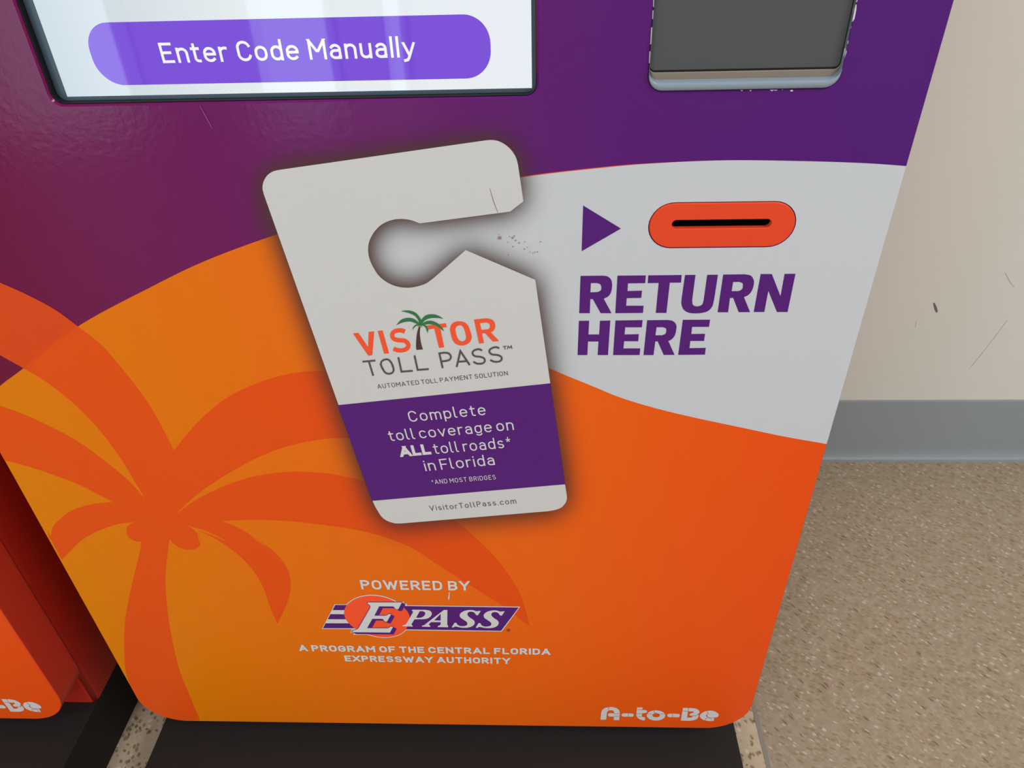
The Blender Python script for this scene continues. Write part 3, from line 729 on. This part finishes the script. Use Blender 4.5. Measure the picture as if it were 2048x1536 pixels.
# --- maker's name in the lower right corner
LA = crop(1190, 1400, 0.12695)
mk = Print(0, 4)
for it in [
  ([[(85, 305), (92, 240), (100, 180), (120, 145), (160, 120), (220, 107), (280, 107), (340, 125), (378, 155), (390, 190)], (382, 312), (292, 310), [(298, 256), (225, 253), (205, 230), (217, 208), (255, 203)], [(302, 205), (300, 185), (285, 165), (255, 157), (215, 162), (192, 182), (185, 215)], (175, 305)],),
  (ell(447, 231, 30, 26, 90, 270, 8)+ell(582, 233, 29, 26, -90, 90, 8),),
  ([(662, 112), (750, 112), (745, 150), [(790, 152), (818, 170), (815, 190), (780, 203)], (742, 205), [(738, 240), (752, 262), (790, 270)], (785, 315), [(740, 312), (690, 290), (658, 255), (648, 222)]],),
  (ell(960, 238, 147, 81), ell(963, 235, 60, 32)),
  (ell(1168, 238, 31, 27, 90, 270, 8)+ell(1304, 240, 32, 27, -90, 90, 8),),
  ([(1385, 118), [(1540, 122), (1610, 140), (1645, 178), (1638, 203), (1614, 214)], [(1614, 214), (1632, 240), (1620, 275), (1580, 305), (1500, 323)], (1350, 320)], [(1465, 172), (1555, 178), (1550, 195), [(1510, 205), (1485, 225), (1505, 245), (1540, 249)], (1530, 265), (1500, 273), (1450, 270)]),
  ([[(1648, 250), (1665, 215), (1720, 180), (1800, 163), (1870, 170), (1930, 200), (1948, 238), (1922, 265), (1880, 271)], (1865, 327), [(1780, 325), (1710, 308), (1665, 280), (1648, 250)]], [[(1782, 212), (1748, 235), (1758, 258), (1795, 272), (1772, 252), (1768, 236), (1782, 212)]])]:
    loops = [outline(LA(l)) if i == 0 else list(reversed(outline(LA(l)))) for i, l in enumerate(it)]
    mk.poly(loops)
mk.link('lettering', M['ink_white'], panel)
sm = Print(0, 5)
for l in ([(222, 108), (204, 130), (218, 156)], [(300, 210), (386, 207)], [(300, 252), (384, 252)], [(535, 210), (522, 232), (535, 256)], [(655, 145), (748, 150)], [(648, 212), (742, 208)], [(690, 258), (745, 255)],
          [(930, 160), (932, 190), (975, 208)], [(820, 212), (900, 215)], [(1025, 215), (1100, 215)], [(1215, 216), (1228, 238), (1213, 262)], [(1478, 120), (1468, 172)], [(1385, 168), (1465, 172)], [(1500, 243), (1600, 240), (1625, 215)],
          [(1775, 168), (1765, 195), (1800, 212)], [(1735, 318), (1745, 285), (1790, 275), (1835, 290), (1835, 320)], [(1800, 272), (1880, 270)]):
    sm.strokes([LA(l)], 0.7)
sm.link('lettering_seams', M['rim'], panel)

# --- wear on the wrap
C10 = crop(960, 440, 0.078125)
d_ = Print(0, 6); rr = random.Random(3)
for x, y, r in ((478, 360, 17), (500, 455, 58), (755, 420, 20), (835, 445, 34), (875, 395, 28), (910, 515, 28), (712, 555, 18), (1000, 575, 27), (843, 672, 24), (1140, 735, 26), (1210, 690, 18), (1280, 808, 16), (1350, 840, 18), (1400, 815, 20), (1470, 805, 22), (1550, 550, 24), (720, 885, 22), (1148, 548, 18)):
    pts = [(x+r*rr.uniform(.6, 1.15)*math.cos(a), y+r*rr.uniform(.5, 1.0)*math.sin(a)) for a in [k*math.pi/4 for k in range(8)]]
    d_.poly([C10(pts)])
d_.link('grime_specks', M['dirt'], panel)
d_ = Print(0, 6); d_.poly([[(400, 211.5), (401.2, 211.3), (414, 234), (425.5, 256), (424.6, 256.6), (412, 234)]]); d_.link('scratch', M['scratch'], panel)
d_ = Print(0, 6); d_.poly([[(897.6, 1184), (899.4, 1184), (899.2, 1189), (899, 1196), (897.2, 1200), (896.5, 1195), (897.8, 1188)]]); d_.link('scratch', M['chip'], panel)
d_ = Print(0, 6); d_.poly([[(979.2, 376), (980.2, 375.5), (988, 402), (996.5, 424.5), (995, 424.5), (986, 402)]]); d_.link('scratch', M['dirt'], hang)

# --- touch screen
SY = 0.0072
bm = bmesh.new()
lip = grow(SCR, -0.0004); lin_ = grow(SCR, -0.0008)
wall_strip(bm, lip, 0.0016, lin_, 0.0016); wall_strip(bm, lin_, 0.0016, lin_, SY+.004); wall_strip(bm, lip, 0.0016, lip, SY+.004)
bmesh.ops.recalc_face_normals(bm, faces=bm.faces)
scr_bm = bm
sx0, sx1, sz0, sz1 = -0.3259, -0.0052, 0.9060, 1.1640
disp = [(sx0, sz0), (sx1, sz0), (sx1, sz1), (sx0, sz1)]
bm = bmesh.new(); fill(bm, [disp], SY); wall_strip(bm, disp, SY, disp, SY+.006)
bmesh.ops.recalc_face_normals(bm, faces=bm.faces)
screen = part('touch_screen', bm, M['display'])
link_bm('gasket', scr_bm, M['black'], screen)
bm = bmesh.new(); fill(bm, [grow(SCR, -0.0009), list(reversed(disp))], SY+.0002); link_bm('screen_border', bm, M['slate'], screen)
bz0, bz1 = on_y(600, 163.5, SY)[1], on_y(600, 36, SY)[1]
bx0, bx1 = on_y(174, 85, SY)[0], on_y(981.5, 100, SY)[0]
bm = bmesh.new(); fill(bm, [rrect(bx0, bx1, bz0, bz1, (bz1-bz0)*0.44, 12)], SY-.0001); link_bm('screen_button', bm, M['button'], screen)
def c5(x, y): return (300+x*.27344, 60+y*.27344)
lettering('Enter Code Manua||y', c5(98, 242), c5(1946, 198), c5(66, 93), .135, M['screen_text'], screen, plane=SY, layer=2, gap=.17, space=.34)

# --- reader window: dark glass set back behind a pale plastic lip
GY = 0.0030
rx0, rx1, rz0, rz1 = 0.0716, 0.1952, 0.9047, 1.0597
def rl(dz, dx, r): return rrect(rx0+dx, rx1-dx, rz0+dz, rz1-dx, r, 6)
def loft(seq):
    b = bmesh.new()
    for (la, ya), (lb, yb) in zip(seq, seq[1:]): wall_strip(b, la, ya, lb, yb)
    for v in b.verts:                                    # only the bottom lip stands proud of the panel
        if v.co.z > rz0+0.0125: v.co.y = max(v.co.y, 0.0012)
    bmesh.ops.remove_doubles(b, verts=b.verts, dist=1e-7); bmesh.ops.recalc_face_normals(b, faces=b.faces)
    return b
lip_bm = loft([(rl(0, 0, .0092), 0.006), (rl(0, 0, .0092), -0.0010), (rl(.0006, 0.00005, .0090), -0.0020), (rl(.0040, 0.00005, .0078), -0.0022), (rl(.0047, 0.00005, .0075), -0.0018), (rl(.0055, 0.00005, .007), -0.0004), (rl(.0062, 0.00005, .0065), 0.0026), (rl(.0062, 0.00005, .0065), 0.006)])
trim_bm = loft([(rl(.0060, 0.00005, .0065), 0.0026), (rl(.0104, .0001, .004), 0.0016), (rl(.0110, .0001, .004), 0.0024), (rl(.0110, .0001, .004), 0.006)])
shade_bm = loft([(rl(.0108, .0001, .004), 0.0023), (rl(.0122, .0006, .003), 0.0021), (rl(.0122, .0006, .003), 0.006)])
gl = rl(.0112, .0002, .003)
bg = bmesh.new(); fill(bg, [gl], GY-.0005); wall_strip(bg, gl, GY-.0005, gl, GY+.004); bmesh.ops.recalc_face_normals(bg, faces=bg.faces)
reader = part('reader_window', bg, M['glass'])
tag(link_bm('plastic_lip', lip_bm, M['grey_plastic'], reader, smooth=True), 'pale grey plastic lip')
link_bm('inner_trim', trim_bm, M['taupe'], reader)
link_bm('window_gasket', shade_bm, M['black'], reader)  # black strip standing for the line of shade below the glass
def chip(l):
    p = Print(0, 1); p.poly([l]); p.link('peeled_edge', M['chip'], panel)
C14 = crop(1480, 0, 0.1302); C12 = crop(1280, 0, 0.13023)
for l in ([(1772, 65), (1790, 72), (1785, 150), (1757, 290), (1727, 335), (1716, 320), (1730, 230), (1748, 130)], [(1692, 412), (1710, 405), (1702, 437), (1692, 434)], [(1640, 630), (1667, 623), (1657, 675), (1640, 672)], [(1604, 745), (1630, 735), (1636, 800), (1603, 895), (1588, 860)], [(1782, 0), (1805, 0), (1791, 37), (1775, 25)],
          [(0, 1383), (48, 1386), (30, 1400)], [(145, 1385), (180, 1380), (160, 1405)], [(455, 1378), (582, 1378), (550, 1394), (520, 1384), (490, 1403)], [(638, 1376), (660, 1375), (648, 1384)], [(765, 1392), (795, 1376), (820, 1395), (790, 1408)]): chip(C14(l))
for l in ([(203, 0), (217, 0), (211, 110), (201, 105)], [(193, 160), (207, 160), (199, 295), (188, 290)], [(172, 420), (188, 420), (171, 680), (157, 680)], [(146, 785), (160, 792), (147, 970), (136, 968)]): chip(C12(l))

# --- return slot
bm = bmesh.new()
so = stadium(SLX[0], SLX[1], SLZ, SLR); si = stadium(0.0968, 0.1690, 0.8097, 0.00345)
fill(bm, [grow(so, -.0006), list(reversed(grow(si, .0005)))], -0.0009)
wall_strip(bm, grow(so, -.0006), -0.0009, so, -0.0003); wall_strip(bm, so, -0.0003, so, 0.012)
wall_strip(bm, grow(si, .0005), -0.0009, si, -0.0003); wall_strip(bm, si, -0.0003, si, 0.004)
bmesh.ops.remove_doubles(bm, verts=bm.verts, dist=1e-7); bmesh.ops.recalc_face_normals(bm, faces=bm.faces)
slot = part('return_slot', bm, M['bezel_orange'])
bm = bmesh.new(); s2 = grow(si, .0004); wall_strip(bm, s2, 0.0035, s2, 0.032); fill(bm, [s2], 0.032); bmesh.ops.recalc_face_normals(bm, faces=bm.faces)
tag(link_bm('slot_chute', bm, M['black'], slot), 'black slot opening')

# ------------------------------------------------------------------ the neighbouring kiosk, the same model one pitch to the left
def copy_tree(o, parent=None):
    c = o.copy(); COL.objects.link(c)
    c.parent = parent
    for ch_ in list(o.children): copy_tree(ch_, c)
    return c
two = copy_tree(root)
two.location = KIOSK+Vector((STEP, 0, 0))
two['label'] = 'second orange kiosk cut off by the left edge, showing a lower corner and shaded side'
for pn in two.children:
    if pn.name.startswith('front_panel'):
        for q in pn.children:
            if q.name.startswith('lettering') and (q.name.startswith('lettering_seams') or min(v.co.x for v in q.data.vertices) > 0.15 and max(v.co.z for v in q.data.vertices) < 0.25): q.location.x += 0.006   # its maker's name sits a little further right
